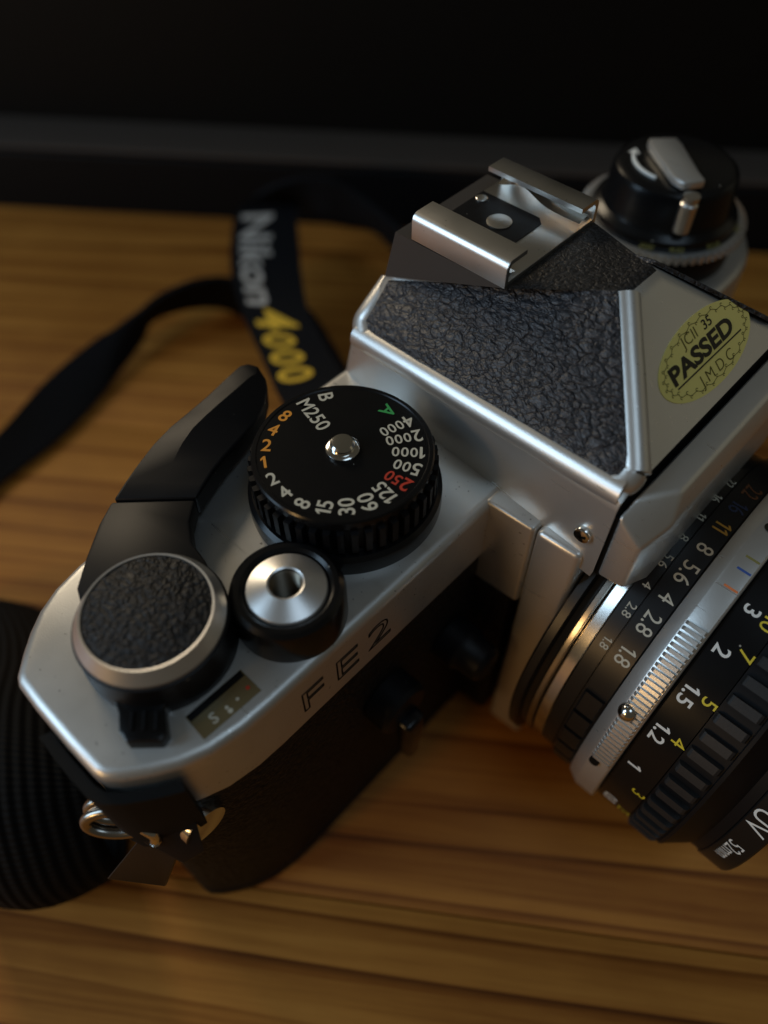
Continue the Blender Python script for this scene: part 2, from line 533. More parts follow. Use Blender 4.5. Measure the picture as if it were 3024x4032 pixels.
def tube(name, pts, r, mat, parent=None, seg=10, closed=False):
    vs, fs = [], []
    P = [Vector(p) for p in pts]
    n = len(P)
    up = Vector((0.13, 0.21, 0.97))
    for i, p in enumerate(P):
        if closed:
            t = P[(i + 1) % n] - P[i - 1]
        else:
            t = P[min(i + 1, n - 1)] - P[max(i - 1, 0)]
        t.normalize()
        a = t.cross(up).normalized()
        b = t.cross(a)
        for k in range(seg):
            q = 2 * math.pi * k / seg
            vs.append(p + a * r * math.cos(q) + b * r * math.sin(q))
    for i in range(n if closed else n - 1):
        j = (i + 1) % n
        for k in range(seg):
            l = (k + 1) % seg
            fs.append((i * seg + k, j * seg + k, j * seg + l, i * seg + l))
    if not closed:
        fs.append(tuple(range(seg)))
        fs.append(tuple(range((n - 1) * seg, n * seg)))
    return mesh_obj(name, vs, fs, mat, parent, smooth=50)


# text ------------------------------------------------------------------
_cap = None


_gc = {}


def glyphs(s, bold=0.0, shear=0.0, outline=0.0):
    if len(s) == 1 or '1' not in s or outline:
        return glyphs1(s, bold, shear, outline)
    V_, F_, pos = [], [], 0.0
    for ch in s:
        v0, f0 = glyphs1(ch, bold, shear, outline)
        x0, x1 = min(v[0] for v in v0), max(v[0] for v in v0)
        k = len(V_)
        V_ += [(v[0] - x0 + pos, v[1], v[2]) for v in v0]
        F_ += [tuple(k + q for q in f) for f in f0]
        pos += x1 - x0 + 0.13
    c_ = (pos - 0.13) / 2
    return [(v[0] - c_, v[1], v[2]) for v in V_], F_


def glyphs1(s, bold=0.0, shear=0.0, outline=0.0):
    if s == '1' and not outline:
        w_ = 0.155 + 2.4 * bold
        return [(0.16 - w_, -0.5, 0), (0.16, -0.5, 0), (0.16, 0.5, 0), (0.16 - w_ * 0.75, 0.5, 0), (-0.2, 0.30, 0), (-0.2, 0.30 - w_ * 0.9, 0), (0.16 - w_, 0.5 - w_ * 1.3, 0)], [(0, 1, 2, 3, 6), (3, 4, 5, 6)]
    key = (s, bold, shear, outline)
    if key not in _gc:
        _gc[key] = glyphs0(*key)
    return _gc[key]


def glyphs0(s, bold=0.0, shear=0.0, outline=0.0):
    """flat triangulated text, cap height 1, x centred, y centred on cap height"""
    global _cap

    def raw(body):
        c = bpy.data.curves.new('lettering', 'FONT')
        c.body = body
        c.offset = bold
        c.shear = shear
        c.resolution_u = 4
        if outline:
            c.fill_mode = 'NONE'
            c.bevel_depth = outline
            c.bevel_resolution = 1
        o = bpy.data.objects.new('lettering', c)
        C.objects.link(o)
        bpy.context.view_layer.update()
        dg = bpy.context.evaluated_depsgraph_get()
        me = o.evaluated_get(dg).to_mesh()
        V = [tuple(v.co) for v in me.vertices]
        F = [tuple(p.vertices) for p in me.polygons]
        o.evaluated_get(dg).to_mesh_clear()
        bpy.data.objects.remove(o)
        bpy.data.curves.remove(c)
        return V, F
    if _cap is None:
        b0, o0, s0 = bold, outline, shear
        bold, outline, shear = 0.0, 0.0, 0.0
        V, F = raw('H')
        _cap = max(v[1] for v in V)
        bold, outline, shear = b0, o0, s0
    V, F = raw(s)
    if not V:
        return [], []
    xs = [v[0] for v in V]
    cx = (min(xs) + max(xs)) / 2
    return [((v[0] - cx) / _cap, v[1] / _cap - 0.5, v[2] / _cap) for v in V], F


def text_plane(name, s, h, o, xd, yd, mat, parent, bold=0.0, wscale=1.0, lift=0.05, shear=0.0, outline=0.0):
    V, F = glyphs(s, bold, shear, outline)
    o, xd, yd = Vector(o), Vector(xd).normalized(), Vector(yd).normalized()
    n = xd.cross(yd)
    return mesh_obj(name, [o + xd * (v[0] * h * wscale) + yd * (v[1] * h) + n * (lift + v[2] * h) for v in V], F, mat, parent, smooth=0)


def text_cyl(name, s, h, x0, phi, r, mat, parent, bold=0.0, wscale=1.0, zc=0.0):
    V, F = glyphs(s, bold)
    out = []
    for v in V:
        a = rad(phi) + v[0] * h * wscale / r
        out.append((x0 + v[1] * h, -(r + 0.04) * math.sin(a), zc + (r + 0.04) * math.cos(a)))
    return mesh_obj(name, out, F, mat, parent, smooth=0)


def tag(o, label=None, cat=None, group=None, kind=None):
    if label:
        o['label'] = label
    if cat:
        o['category'] = cat
    if group:
        o['group'] = group
    if kind:
        o['kind'] = kind
    return o


def empty(name, loc=(0, 0, 0)):
    o = bpy.data.objects.new(name, None)
    o.empty_display_size = 0.01
    o.location = [c * MM for c in loc]
    C.objects.link(o)
    return o


# ================================================================== the table
GR = rad(36.3)                                    # direction of the grain
gx, gy = math.cos(GR), math.sin(GR)
table = empty('table', (0, 0, 0))
tag(table, 'honey coloured pine table top under the camera', 'table')
# board edges measured across the grain: t = -x*gy + y*gx
EDGES = [-330.0, -212.0, -73.6, 30.0, 126.6]
for i in range(len(EDGES) - 1):
    lo, hi = EDGES[i] + 0.12, EDGES[i + 1] - 0.12
    bm = bmesh.new()
    bmesh.ops.create_cube(bm, size=1.0)
    for v in bm.verts:
        v.co = (v.co.x * 1500, lo + (v.co.y + 0.5) * (hi - lo), -26 + (v.co.z + 0.5) * 26 - 0.02 * i)
    bmesh.ops.bevel(bm, geom=list(bm.edges), offset=0.18, segments=2, profile=0.5, affect='EDGES')
    p = bm_obj('plank', bm, wood('pine_%d' % i, i * 3 + 1), table)
    p.rotation_euler = (0, 0, GR)

# ================================================================== the dark wall behind
WN = Vector((-0.60646765, 0.79510816, 0))         # away from the camera
WT = Vector((0.79510816, 0.60646765, 0))
W0 = 127.2


def wall_pt(s, d, z):
    p = WT * s + WN * (W0 + d)
    return (p.x, p.y, z)


def wall_slab(name, s0, s1, d0, d1, z0, z1, mat, parent, bevel):
    bm = bmesh.new()
    bmesh.ops.create_cube(bm, size=1.0)
    for v in bm.verts:
        v.co = wall_pt(s0 + (v.co.x + 0.5) * (s1 - s0), d0 + (v.co.y + 0.5) * (d1 - d0), z0 + (v.co.z + 0.5) * (z1 - z0))
    bmesh.ops.bevel(bm, geom=list(bm.edges), offset=bevel, segments=3, profile=0.5, affect='EDGES')
    return bm_obj(name, bm, mat, parent)


wall = wall_slab('wall', -700, 250, 19.5, 420, -40, 125, 'wall', None, 1.0)
tag(wall, kind='structure')
wall_slab('base_strip', -700, 250, 0.0, 19.3, -40, 19.6, 'strip', wall, 1.0)
wall_slab('ledge', -700, 250, 0.8, 19.4, 19.8, 21.6, 'ledge', wall, 0.8)

# ================================================================== the film camera
camera = empty('film_camera', (0, 0, 0))
tag(camera, 'silver and black film camera with leather-clad prism and lens on the pine table', 'camera')
ZT = 63.88
ZL = 33.24

# ---- outline of body and top plate (lever end is y < 0)
end_front = [(26.05, -40), (26.05, -55.0), (26.05, -61.9), (25.9, -66.0), (25.2, -70.2), (23.9, -73.6), (22.2, -76.4), (20.3, -78.9), (18.9, -80.2), (17.6, -80.6)]
end_side = [(12.6, -80.8), (6.3, -80.85), (2.4, -80.7), (1.2, -80.2)]
end_back = [(-0.9, -78.2), (-2.8, -76.1), (-4.5, -73.7), (-5.9, -70.6), (-6.8, -66.5), (-7.3, -60.0), (-7.6, -50.0)]
half = end_front + end_side + end_back
mir = [(x, 61.8 + (y + 80.85) * -1.0) for x, y in half if y < -45]   # the rewind end mirrors the lever end
outline = half + mir[::-1]


def inset(pts, d):
    n = len(pts)
    cx = sum(p[0] for p in pts) / n
    out = []
    for i in range(n):
        a, b, c = Vector(pts[i - 1]), Vector(pts[i]), Vector(pts[(i + 1) % n])
        t1, t2 = (b - a).normalized(), (c - b).normalized()
        nrm = (Vector((-t1.y, t1.x)) + Vector((-t2.y, t2.x))).normalized()
        out.append(tuple(b - nrm * d) if False else tuple(b + nrm * -d))
    return out


def area2(p):
    return sum(p[i - 1][0] * p[i][1] - p[i][0] * p[i - 1][1] for i in range(len(p)))


def shrink(pts, d):
    a, b = inset(pts, d), inset(pts, -d)
    return a if abs(area2(a)) < abs(area2(b)) else b


top = prism('top_plate', outline, 51.9, ZT, 'satin', camera, bevel=1.4, seg=5, angle=60)
body = prism('body', shrink(outline, 0.45), 3.0, 51.6, 'leather_body', camera, bevel=0.3, seg=2, angle=60)
prism('bottom_plate', shrink(outline, 0.25), 0.0, 2.95, 'black_satin', camera, bevel=0.7, seg=2, bottom_bevel=True, angle=60)
prism('seam_line', shrink(outline, 0.9), 51.3, 52.2, 'black_matte', top, angle=60)

# engraved model name on the front of the top plate
for ch, y in (('F', -56.35), ('E', -50.4), ('2', -44.6)):
    text_plane('engraved_letter', ch, 4.9, (26.05, y, 57.35), (0, 1, 0), (0, 0, 1), 'engrave', top, outline=0.014, wscale=1.35, lift=0.0, bold=-0.01)

# ---- mirror box with its seam, beside the lens
prism('box_cover', [(25.0, -22.7), (33.05, -22.2), (33.05, 22.2), (25.0, 22.7)], 45.4, ZT - 0.03, 'satin', camera, bevel=0.6, seg=3)
bxo = [(33.25, -22.15), (40.0, -21.7), (40.0, 21.7), (33.25, 22.15)]
mb = prism('mirror_box', bxo, 3.2, ZT - 0.05, 'satin_clean', camera, bevel=0.85, seg=4)
prism('box_leather', [(25.0, -22.85), (31.9, -22.45), (31.9, 22.45), (25.0, 22.85)], 3.2, 45.2, 'leather_body', camera, bevel=0.3)

# ---- pentaprism housing
y0 = lambda x: -(17.95 + (x + 8) * 0.0605)
V = [(-8.0, y0(-8), 61.5), (41.7, -20.95, 60.6), (41.95, -20.9, 76.35), (-5.4, -17.8, 72.7), (28.2, -3.6, 88.7), (-4.6, -11.0, 78.9), (-3.6, -9.9, 85.9), (14.9, -9.9, 86.2)]
nv = len(V)
V = V + [(x, -y, z) for x, y, z in V]
b = lambda i: i + nv
F = [((0, 1, 2, 3), 0), ((3, 2, 4, 5), 0), ((5, 4, 7), 1), ((5, 7, 6), 1),
     ((2, b(2), b(4), 4), 0), ((7, 4, b(4), b(7)), 2), ((6, 7, b(7), b(6)), 1),
     ((b(0), b(3), b(2), b(1)), 0), ((b(3), b(5), b(4), b(2)), 0), ((b(5), b(7), b(4)), 1), ((b(5), b(6), b(7)), 1),
     ((0, 3, 5, 6, b(6), b(5), b(3), b(0)), 0), ((1, b(1), b(2), 2), 3), ((0, b(0), b(1), 1), 0)]
BE = [(3, 2), (2, 4), (4, b(4)), (b(3), b(2)), (b(2), b(4)), (0, 3), (3, 5), (b(0), b(3)), (b(3), b(5))]
hous = poly('prism_housing', V, F, ['satin_clean', 'black_paint', 'leather_top', 'black_matte'], camera, BE, bevel=1.8, seg=6, cut_x=41.9)

sn = Vector((-0.0985, -0.6480, 0.7552)).normalized()
lp = [(-3.67, -11.1, 78.75), (-3.55, -14.9, 75.45), (-3.58, -16.0, 74.5), (-2.6, -16.65, 74.05), (-1.1, -16.9, 74.0), (37.9, -18.9, 77.4), (39.1, -19.0, 77.45), (39.9, -18.6, 77.9), (40.0, -17.8, 78.65), (39.3, -16.7, 79.5), (27.1, -4.0, 88.85)]
for sgn in (1, -1):
    # plane of the slope, refit so the panel stays flat
    pts = [Vector(p) for p in lp]
    p0 = Vector((-5.4, -17.8, 72.7))
    pts = [p - sn * ((p - p0).dot(sn)) for p in pts]
    ctr = sum(pts, Vector()) / len(pts)
    lo = [p + sn * -0.3 for p in pts]
    hi = [p + sn * 0.16 for p in pts]
    hi2 = [p + (ctr - p).normalized() * 0.25 + sn * 0.30 for p in pts]
    n = len(pts)
    vs = [(p.x, p.y * sgn, p.z) for p in lo + hi + hi2]
    fs = [tuple(range(2 * n, 3 * n))]
    for k in (0, 1):
        for i in range(n):
            j = (i + 1) % n
            fs.append((k * n + i, k * n + j, (k + 1) * n + j, (k + 1) * n + i))
    poly('leather_panel', vs, fs, 'leather', hous, smooth=40)
    # rounded silver rim along the back, lower and front edge of the panel
    eu = (pts[5] - pts[4]).normalized()
    ev = sn.cross(eu)
    uv2 = [((p - p0).dot(eu), (p - p0).dot(ev)) for p in pts]
    rim = []
    for i in range(n):
        a2, b2, c2 = Vector(uv2[max(i - 1, 0)]), Vector(uv2[i]), Vector(uv2[min(i + 1, n - 1)])
        t2 = (c2 - a2).normalized()
        o2 = b2 + Vector((t2.y, -t2.x)) * (1.0, 1.0, 1.0, 1.0, 1.0, 0.95, 0.6, 0.25, 0.12, 0.12, 0.12)[i]
        p = p0 + eu * o2.x + ev * o2.y - sn * (2.4, 1.62, 1.62, 1.62, 1.62, 1.62, 1.72, 1.88, 1.97, 1.99, 2.2)[i]
        rim.append((p.x, p.y * sgn, p.z))
    rim = smooth_line(rim, 6)
    if sgn < 0:
        continue
    tube('panel_rim', rim, 2.05, 'satin_clean', hous, seg=36)


# screw in the side of the prism housing
def screw(c, r, parent):
    vs, fs = [], []
    n = 28
    prof = [(r, 0.25), (r, -0.35), (r * 0.86, -0.62), (r * 0.5, -0.75)]
    for i in range(n):
        a = 2 * math.pi * i / n
        for q, h in prof:
            vs.append((c[0] + q * math.cos(a), c[1] + h, c[2] + q * math.sin(a)))
    k = len(prof)
    for i in range(n):
        j = (i + 1) % n
        for q in range(k - 1):
            fs.append((i * k + q, j * k + q, j * k + q + 1, i * k + q + 1))
    fs.append(tuple(i * k + k - 1 for i in range(n)))
    o = mesh_obj('screw', vs, fs, 'bright', parent, smooth=35)
    for ang in (25, 115):
        ca, sa = math.cos(rad(ang)), math.sin(rad(ang))
        q = []
        for u, w_ in ((-0.62, -0.16), (0.62, -0.16), (0.62, 0.16), (-0.62, 0.16)):
            q.append((c[0] + (u * ca - w_ * sa) * r, c[1] - 0.78, c[2] + (u * sa + w_ * ca) * r))
        mesh_obj('slot', q, [(0, 1, 2, 3)], 'engrave', o, smooth=0)


screw((39.0, -20.85, 67.6), 1.25, camera)

# ---- front plate of the prism (carries the name, seen from above only)
V = [(42.5, -18.4, 75.4), (45.9, -12.8, 74.8), (47.3, -16.2, 72.1), (46.2, -20.9, 71.1), (42.5, -21.1, 74.4),
     (42.5, -21.1, 62.0), (46.2, -20.9, 62.4), (47.3, -16.2, 60.5)]
nv = len(V)
V = V + [(x, -y, z) for x, y, z in V]
F = [(0, 1, b(1), b(0)), (1, 2, b(2), b(1)), (0, 4, 3, 2, 1), (b(0), b(1), b(2), b(3), b(4)), (4, 5, 6, 3), (b(4), b(3), b(6), b(5)),
     (3, 6, 7, 2), (b(3), b(2), b(7), b(6)), (2, 7, b(7), b(2)), (0, b(0), b(4), b(5), 5, 4), (5, b(5), b(6), b(7), 7, 6)]
poly('front_plate', V, F, 'satin_clean', camera, None, bevel=0.55, seg=3)
prism('front_gap', [(41.2, -20.4), (42.7, -20.4), (42.7, 20.4), (41.2, 20.4)], 61.2, 73.4, 'black_matte', camera)

# ---- inspection sticker on the front slope
fn = Vector((0.668, 0, 0.744)).normalized()
fu = Vector((-0.744, 0, 0.668)).normalized()
fy = Vector((0, 1, 0))
P0 = Vector((41.95, 0, 76.35)) + Vector((0.668, 0, 0.744)) * 0.02


def on_front(y, s, h=0.0):
    return P0 + fy * y + fu * s + fn * h


yc, s_c, ra, rb = 4.1, 6.3, 10.7, 4.65
ell = [on_front(yc + ra * math.cos(2 * math.pi * i / 96), s_c + rb * math.sin(2 * math.pi * i / 96), 0.10) for i in range(96)]
ell2 = [on_front(yc + ra * math.cos(2 * math.pi * i / 96), s_c + rb * math.sin(2 * math.pi * i / 96), -0.05) for i in range(96)]
stk = poly('sticker', ell + ell2, [tuple(range(96))] + [(i, (i + 1) % 96, 96 + (i + 1) % 96, 96 + i) for i in range(96)], 'sticker', camera, smooth=20)
stk['label'] = 'yellow oval PASSED inspection sticker'
text_plane('sticker_print', 'PASSED', 2.15, on_front(3.3, 6.7, 0.1), fy, fu, 'ink', stk, bold=0.035, wscale=1.42)
text_plane('sticker_print', 'JCII', 1.45, on_front(2.15, 9.15, 0.1), fy, fu, 'ink_thin', stk, bold=-0.01, wscale=1.15)
text_plane('sticker_print', '35', 1.25, on_front(6.45, 9.05, 0.1), fy, fu, 'ink', stk, bold=0.01, wscale=1.2)
text_plane('sticker_print', 'J M D C', 1.5, on_front(4.25, 3.6, 0.1), fy, fu, 'ink_thin', stk, bold=-0.01, wscale=1.1)
q = [on_front(-3.85, 5.03, 0.14), on_front(11.85, 4.88, 0.14), on_front(11.85, 5.08, 0.14), on_front(-3.85, 5.23, 0.14)]
mesh_obj('sticker_line', q, [(0, 1, 2, 3)], 'ink', stk, smooth=0)
# scrolled border: a wavy line with curls
vs, fs = [], []


def ribbon2(pts, wd):
    base = len(vs)
    for i, p in enumerate(pts):
        a = Vector(pts[min(i + 1, len(pts) - 1)]) - Vector(pts[max(i - 1, 0)])
        a.normalize()
        nn = Vector((-a.y, a.x)) * wd * 0.5
        for s_ in (1, -1):
            vs.append(on_front(p[0] + nn.x * s_, p[1] + nn.y * s_, 0.14))
    for i in range(len(pts) - 1):
        fs.append((base + 2 * i, base + 2 * i + 1, base + 2 * i + 3, base + 2 * i + 2))


NW = 24
wav = []
for i in range(NW * 10 + 1):
    a = 2 * math.pi * i / (NW * 10)
    k = 1 + 0.018 * math.sin(NW * a)
    wav.append((yc + 9.5 * k * math.cos(a), s_c + 3.85 * (1 + 0.035 * math.sin(NW * a)) * math.sin(a)))
ribbon2(wav, 0.08)
for i in range(NW):
    a = 2 * math.pi * (i + 0.28) / NW
    for sgn, da in ((1, 0.0), (-1, 0.5)):
        aa = a + da * 2 * math.pi / NW
        cxy = (yc + 9.5 * (1 + 0.035 * sgn) * math.cos(aa), s_c + (3.85 + 0.33 * sgn) * math.sin(aa))
        ribbon2([(cxy[0] + 0.24 * math.cos(t * 0.6) * (1 - t * 0.05), cxy[1] + 0.2 * math.sin(t * 0.6) * (1 - t * 0.05)) for t in range(9)], 0.09)
mesh_obj('sticker_scroll', vs, fs, 'ink_thin', stk, smooth=0)

# ---- hot shoe
shoe = box('hot_shoe', (-0.3, -9.7, 86.15), (15.0, 9.7, 86.85), 'shoe', camera, bevel=0.12)
for sgn in (-1, 1):
    prof = [(9.95, 86.2), (9.95, 88.9), (9.7, 89.55), (9.1, 89.9), (5.9, 89.9), (5.9, 89.25), (8.9, 89.25), (9.3, 88.8), (9.3, 86.2)]
    vs = [(x, sgn * y, z) for x in (-0.6, 15.05) for y, z in prof]
    n = len(prof)
    fs = [tuple(range(n)), tuple(range(n, 2 * n))] + [(i, (i + 1) % n, n + (i + 1) % n, n + i) for i in range(n)]
    poly('rail', vs, fs, 'shoe', shoe, smooth=40)
    # leaf spring inside the rail
    vs, fs = [], []
    for i in range(25):
        x = 0.4 + 14.0 * i / 24
        z = 87.0 + 1.5 * math.exp(-((i - 7) / 5.0) ** 2)
        for y, dz in ((8.9, 0.5), (7.0, 0.0)):
            vs.append((x, sgn * y, z + dz))
    for i in range(24):
        fs.append((2 * i, 2 * i + 1, 2 * i + 3, 2 * i + 2))
    mesh_obj('leaf_spring', vs, fs, 'bright', shoe, smooth=60)
prism('insulator', [(-0.2, -4.6), (9.6, -4.6), (10.6, -3.6), (10.6, 3.6), (9.6, 4.6), (-0.2, 4.6)], 86.8, 87.0, 'black_satin', shoe)
for cx_, cy_, r_ in ((6.2, 0.1, 1.75), (0.9, 2.9, 0.85), (8.6, -3.5, 0.8), (1.4, -3.2, 0.85)):
    lathe('contact', [(r_, 87.0), (r_, 87.12), (r_ * 0.85, 87.2), (0.0, 87.2)], 'shoe', shoe, c=(cx_, cy_), seg=32)

# ---- shutter speed dial
DX, DY, DZ = 10.53, -34.84, 73.14
dial = lathe('shutter_dial', [(0.0, DZ - 0.12), (10.95, DZ - 0.12), (11.1, DZ), (11.55, DZ), (11.75, DZ - 0.25), (11.75, DZ - 1.3), (11.4, DZ - 1.6), (11.4, 66.4)],
             'black_gloss', camera, c=(DX, DY), seg=128)
lathe('dial_collar', [(11.2, 67.0), (12.5, 66.9), (13.05, 66.4), (13.1, 65.9), (13.1, ZT - 0.1)], 'black_gloss', dial, c=(DX, DY), seg=128)
gear('dial_knurl', (DX, DY), 11.45, 12.35, 44, 67.6, 71.4, 'black_satin', dial, duty=0.62)
lathe('centre_pin', [(2.2, DZ - 0.15), (2.2, DZ + 0.25), (1.95, DZ + 0.4), (1.62, DZ + 0.45), (1.62, DZ + 1.05), (1.35, DZ + 1.35), (0.9, DZ + 1.42), (0.0, DZ + 1.42)], 'bright', dial, c=(DX, DY), seg=48)


def dial_text(s, ang, r_out, h, mat, small=None):
    """characters read from the rim towards the centre"""
    a = rad(ang)
    rd = Vector((math.cos(a), math.sin(a), 0))
    xd = -rd
    yd = Vector((0, 0, 1)).cross(xd)
    pos = 0.0
    for i, ch in enumerate(s):
        hh = h if (small is None or i == 0) else h * small
        V_, F_ = glyphs(ch, 0.014)
        wdt = (max(v[0] for v in V_) - min(v[0] for v in V_)) * hh * 0.96
        o = Vector((DX, DY, DZ - 0.12)) + rd * (r_out - pos - wdt / 2)
        text_plane('numeral', ch, hh, o, xd, yd, mat, dial, bold=0.014, wscale=0.96, lift=0.04)
        pos += wdt + 0.10 * h
    return


ST = 360 / 22.0
A30 = -42.0
seq = [('B', -10.35, 'cream', None), ('A', 8.25, 'green', None), ('4000', 7.05, 'cream', 0.76), ('2000', 6.05, 'cream', 0.76), ('1000', 5.0, 'cream', 0.76), ('500', 4.0, 'cream', 0.78),
       ('250', 3.0, 'red', 0.80), ('125', 2.0, 'cream', 0.92), ('60', 1.0, 'cream', None), ('30', 0.0, 'cream', None), ('15', -1.0, 'cream', None), ('8', -2.0, 'cream', None),
       ('4', -3.0, 'cream', None), ('2', -4.0, 'cream', None), ('1', -5.05, 'orange', None), ('2', -6.05, 'orange', None), ('4', -7.05, 'orange', None), ('8', -8.05, 'orange', None),
       ('M250', -9.25, 'cream', None)]
for s, k, col, small in seq:
    dial_text(s, A30 + ST * k, 10.45 if s != 'A' else 9.9, 1.95, col, small)

# ---- shutter release
BX, BY = 18.56, -52.33
rel = lathe('shutter_release', [(7.0, ZT - 0.1), (7.0, 68.3), (6.75, 69.1), (6.2, 69.55), (5.6, 69.55), (5.15, 69.2), (5.0, 68.6), (4.6, 68.4)], 'black_gloss', camera, c=(BX, BY), seg=96)
prof = [(4.92, 68.7), (4.92, 69.15), (4.75, 69.4), (2.45, 70.35), (2.25, 70.42), (2.0, 70.3)]
for k in range(16):
    prof += [(1.98, 70.0 - k * 0.4), (1.68, 69.8 - k * 0.4)]
prof += [(1.5, 63.4), (0.0, 63.0)]
pk = prof.index((2.0, 70.3))
lathe('thread', prof[pk:], 'thread', rel, c=(BX, BY), seg=48)
lathe('release_button', prof[:pk + 1], 'turned', rel, c=(BX, BY), seg=96)

# ---- film advance: knob, lever, multiple exposure catch
KX, KY = 10.49, -65.73
knob = lathe('advance_knob', [(7.3, 71.2), (7.3, 71.62), (7.55, 71.66), (8.6, 70.05), (8.6, 69.55)], 'turned', camera, c=(KX, KY), seg=128)
lathe('leather_disc', [(0.0, 71.55), (7.1, 71.55), (7.28, 71.4)], 'leather_fine', knob, c=(KX, KY), seg=96, smooth=60)
lathe('knob_base', [(8.45, 69.7), (8.9, 69.5), (8.95, 66.4), (9.1, 66.0), (9.1, ZT - 0.1)], 'black_satin', knob, c=(KX, KY), seg=96)
arm_o = [(3.6, -70.6), (0.2, -69.2), (-2.5, -66.2), (-5.8, -62.0), (-7.55, -58.95), (0.0, -51.4), (2.2, -54.0), (5.0, -55.8), (8.2, -56.3), (12.0, -57.5), (13.5, -62.0), (11.0, -68.0)]
lever = prism('advance_lever', arm_o, 65.6, 68.9, 'black_satin', camera, bevel=0.35, seg=2, bottom_bevel=True, angle=50)
# plastic tip: rounded, with a ridge and a falling inner side
tl = [(-7.65, -58.6, 69.0), (-8.8, -55.9, 69.25), (-9.9, -53.0, 69.5), (-11.0, -49.6, 69.8), (-11.7, -46.2, 70.0), (-12.1, -42.9, 70.0), (-12.6, -39.4, 70.0), (-13.4, -35.2, 70.1), (-14.1, -31.9, 70.0), (-13.6, -30.6, 69.9), (-12.2, -30.0, 69.8)]
tm = [(-3.8, -54.9, 69.0), (-4.9, -52.6, 69.4), (-6.3, -49.9, 69.9), (-7.6, -47.2, 70.4), (-8.5, -44.6, 70.7), (-9.1, -41.8, 70.7), (-9.6, -39.0, 70.65), (-10.2, -35.6, 70.5), (-10.9, -32.6, 70.2), (-11.0, -31.6, 70.0), (-11.0, -31.0, 69.9)]
tr = [(0.0, -51.1, 69.0), (-0.9, -49.0, 69.1), (-1.9, -46.6, 69.1), (-2.7, -44.2, 69.0), (-3.4, -41.8, 68.8), (-4.2, -39.2, 68.6), (-5.1, -36.6, 68.5), (-6.4, -34.0, 68.5), (-8.2, -31.8, 68.6), (-9.2, -31.0, 68.7), (-10.2, -30.4, 69.0)]
dn = [[(x + dx, y, z) for (x, y, _), z in zip(L_, [65.0] * 11)] for L_, dx in ((tl, 0.6), (tr, -0.4))]
rows = [dn[0], tl, tm, tr, dn[1]]
n = 11
vs = [p for r_ in rows for p in r_]
fs = []
for k in range(4):
    for i in range(n - 1):
        fs.append((k * n + i, k * n + i + 1, (k + 1) * n + i + 1, (k + 1) * n + i))
fs += [(0, n, 2 * n, 3 * n, 4 * n), (n - 1, 5 * n - 1, 4 * n - 1, 3 * n - 1, 2 * n - 1)]
fs += [(i, 4 * n + i, 4 * n + i + 1, i + 1) for i in range(n - 1)]
bm = bmesh.new()
bv = [bm.verts.new(v) for v in vs]
for f in fs:
    bm.faces.new([bv[i] for i in f])
bmesh.ops.recalc_face_normals(bm, faces=bm.faces)
es = [e for e in bm.edges if len(e.link_faces) == 2 and e.calc_face_angle(0) > rad(45)]
bmesh.ops.bevel(bm, geom=es, offset=0.4, segments=3, profile=0.5, affect='EDGES', clamp_overlap=True)
tip = bm_obj('lever_tip', bm, 'black_satin', lever, smooth=14)

catch_o = [(12.6, -73.8), (15.2, -74.7), (16.9, -75.85), (18.5, -76.0), (21.2, -73.35), (20.8, -72.3), (18.3, -70.9), (18.3, -69.6), (15.0, -68.5), (11.0, -71.0)]
catch = prism('exposure_catch', catch_o, ZT - 0.05, 66.1, 'black_gloss', camera, bevel=0.3, seg=2, angle=50)
for k in range(3):
    ax, ay = 16.3 + k * 0.95, -73.5 + k * 0.95
    o_ = []
    for u, v_ in ((0, -0.22), (2.3, -0.22), (2.3, 0.22), (0, 0.22)):
        o_.append((ax + u * 0.75 - v_ * -0.66 * 1.0, ay + u * -0.62 + v_ * 0.75))
    prism('catch_ridge', o_, 66.0, 66.4, 'black_satin', catch, bevel=0.1, seg=1)

# ---- frame counter window
win = prism('counter_window', [(19.95, -69.75), (23.6, -69.9), (23.8, -61.75), (20.05, -61.7)], ZT - 0.3, ZT + 0.05, 'window', camera)
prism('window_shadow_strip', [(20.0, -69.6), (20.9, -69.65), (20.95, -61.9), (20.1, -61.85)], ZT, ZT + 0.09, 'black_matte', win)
text_plane('counter_mark', 'S', 1.3, (22.4, -67.6, ZT + 0.06), (0.05, 1, 0), (-1, 0.05, 0), 'cream', win, bold=0.01)
for qx, qy, q_r in ((22.5, -65.8, 0.22), (23.1, -65.75, 0.3), (22.6, -64.3, 0.2)):
    lathe('counter_dot', [(0.0, ZT + 0.1), (q_r, ZT + 0.1), (q_r, ZT)], 'cream', win, c=(qx, qy), seg=16)
lathe('counter_dot', [(0.0, ZT + 0.1), (0.25, ZT + 0.1), (0.25, ZT)], 'red', win, c=(22.4, -62.6), seg=16)

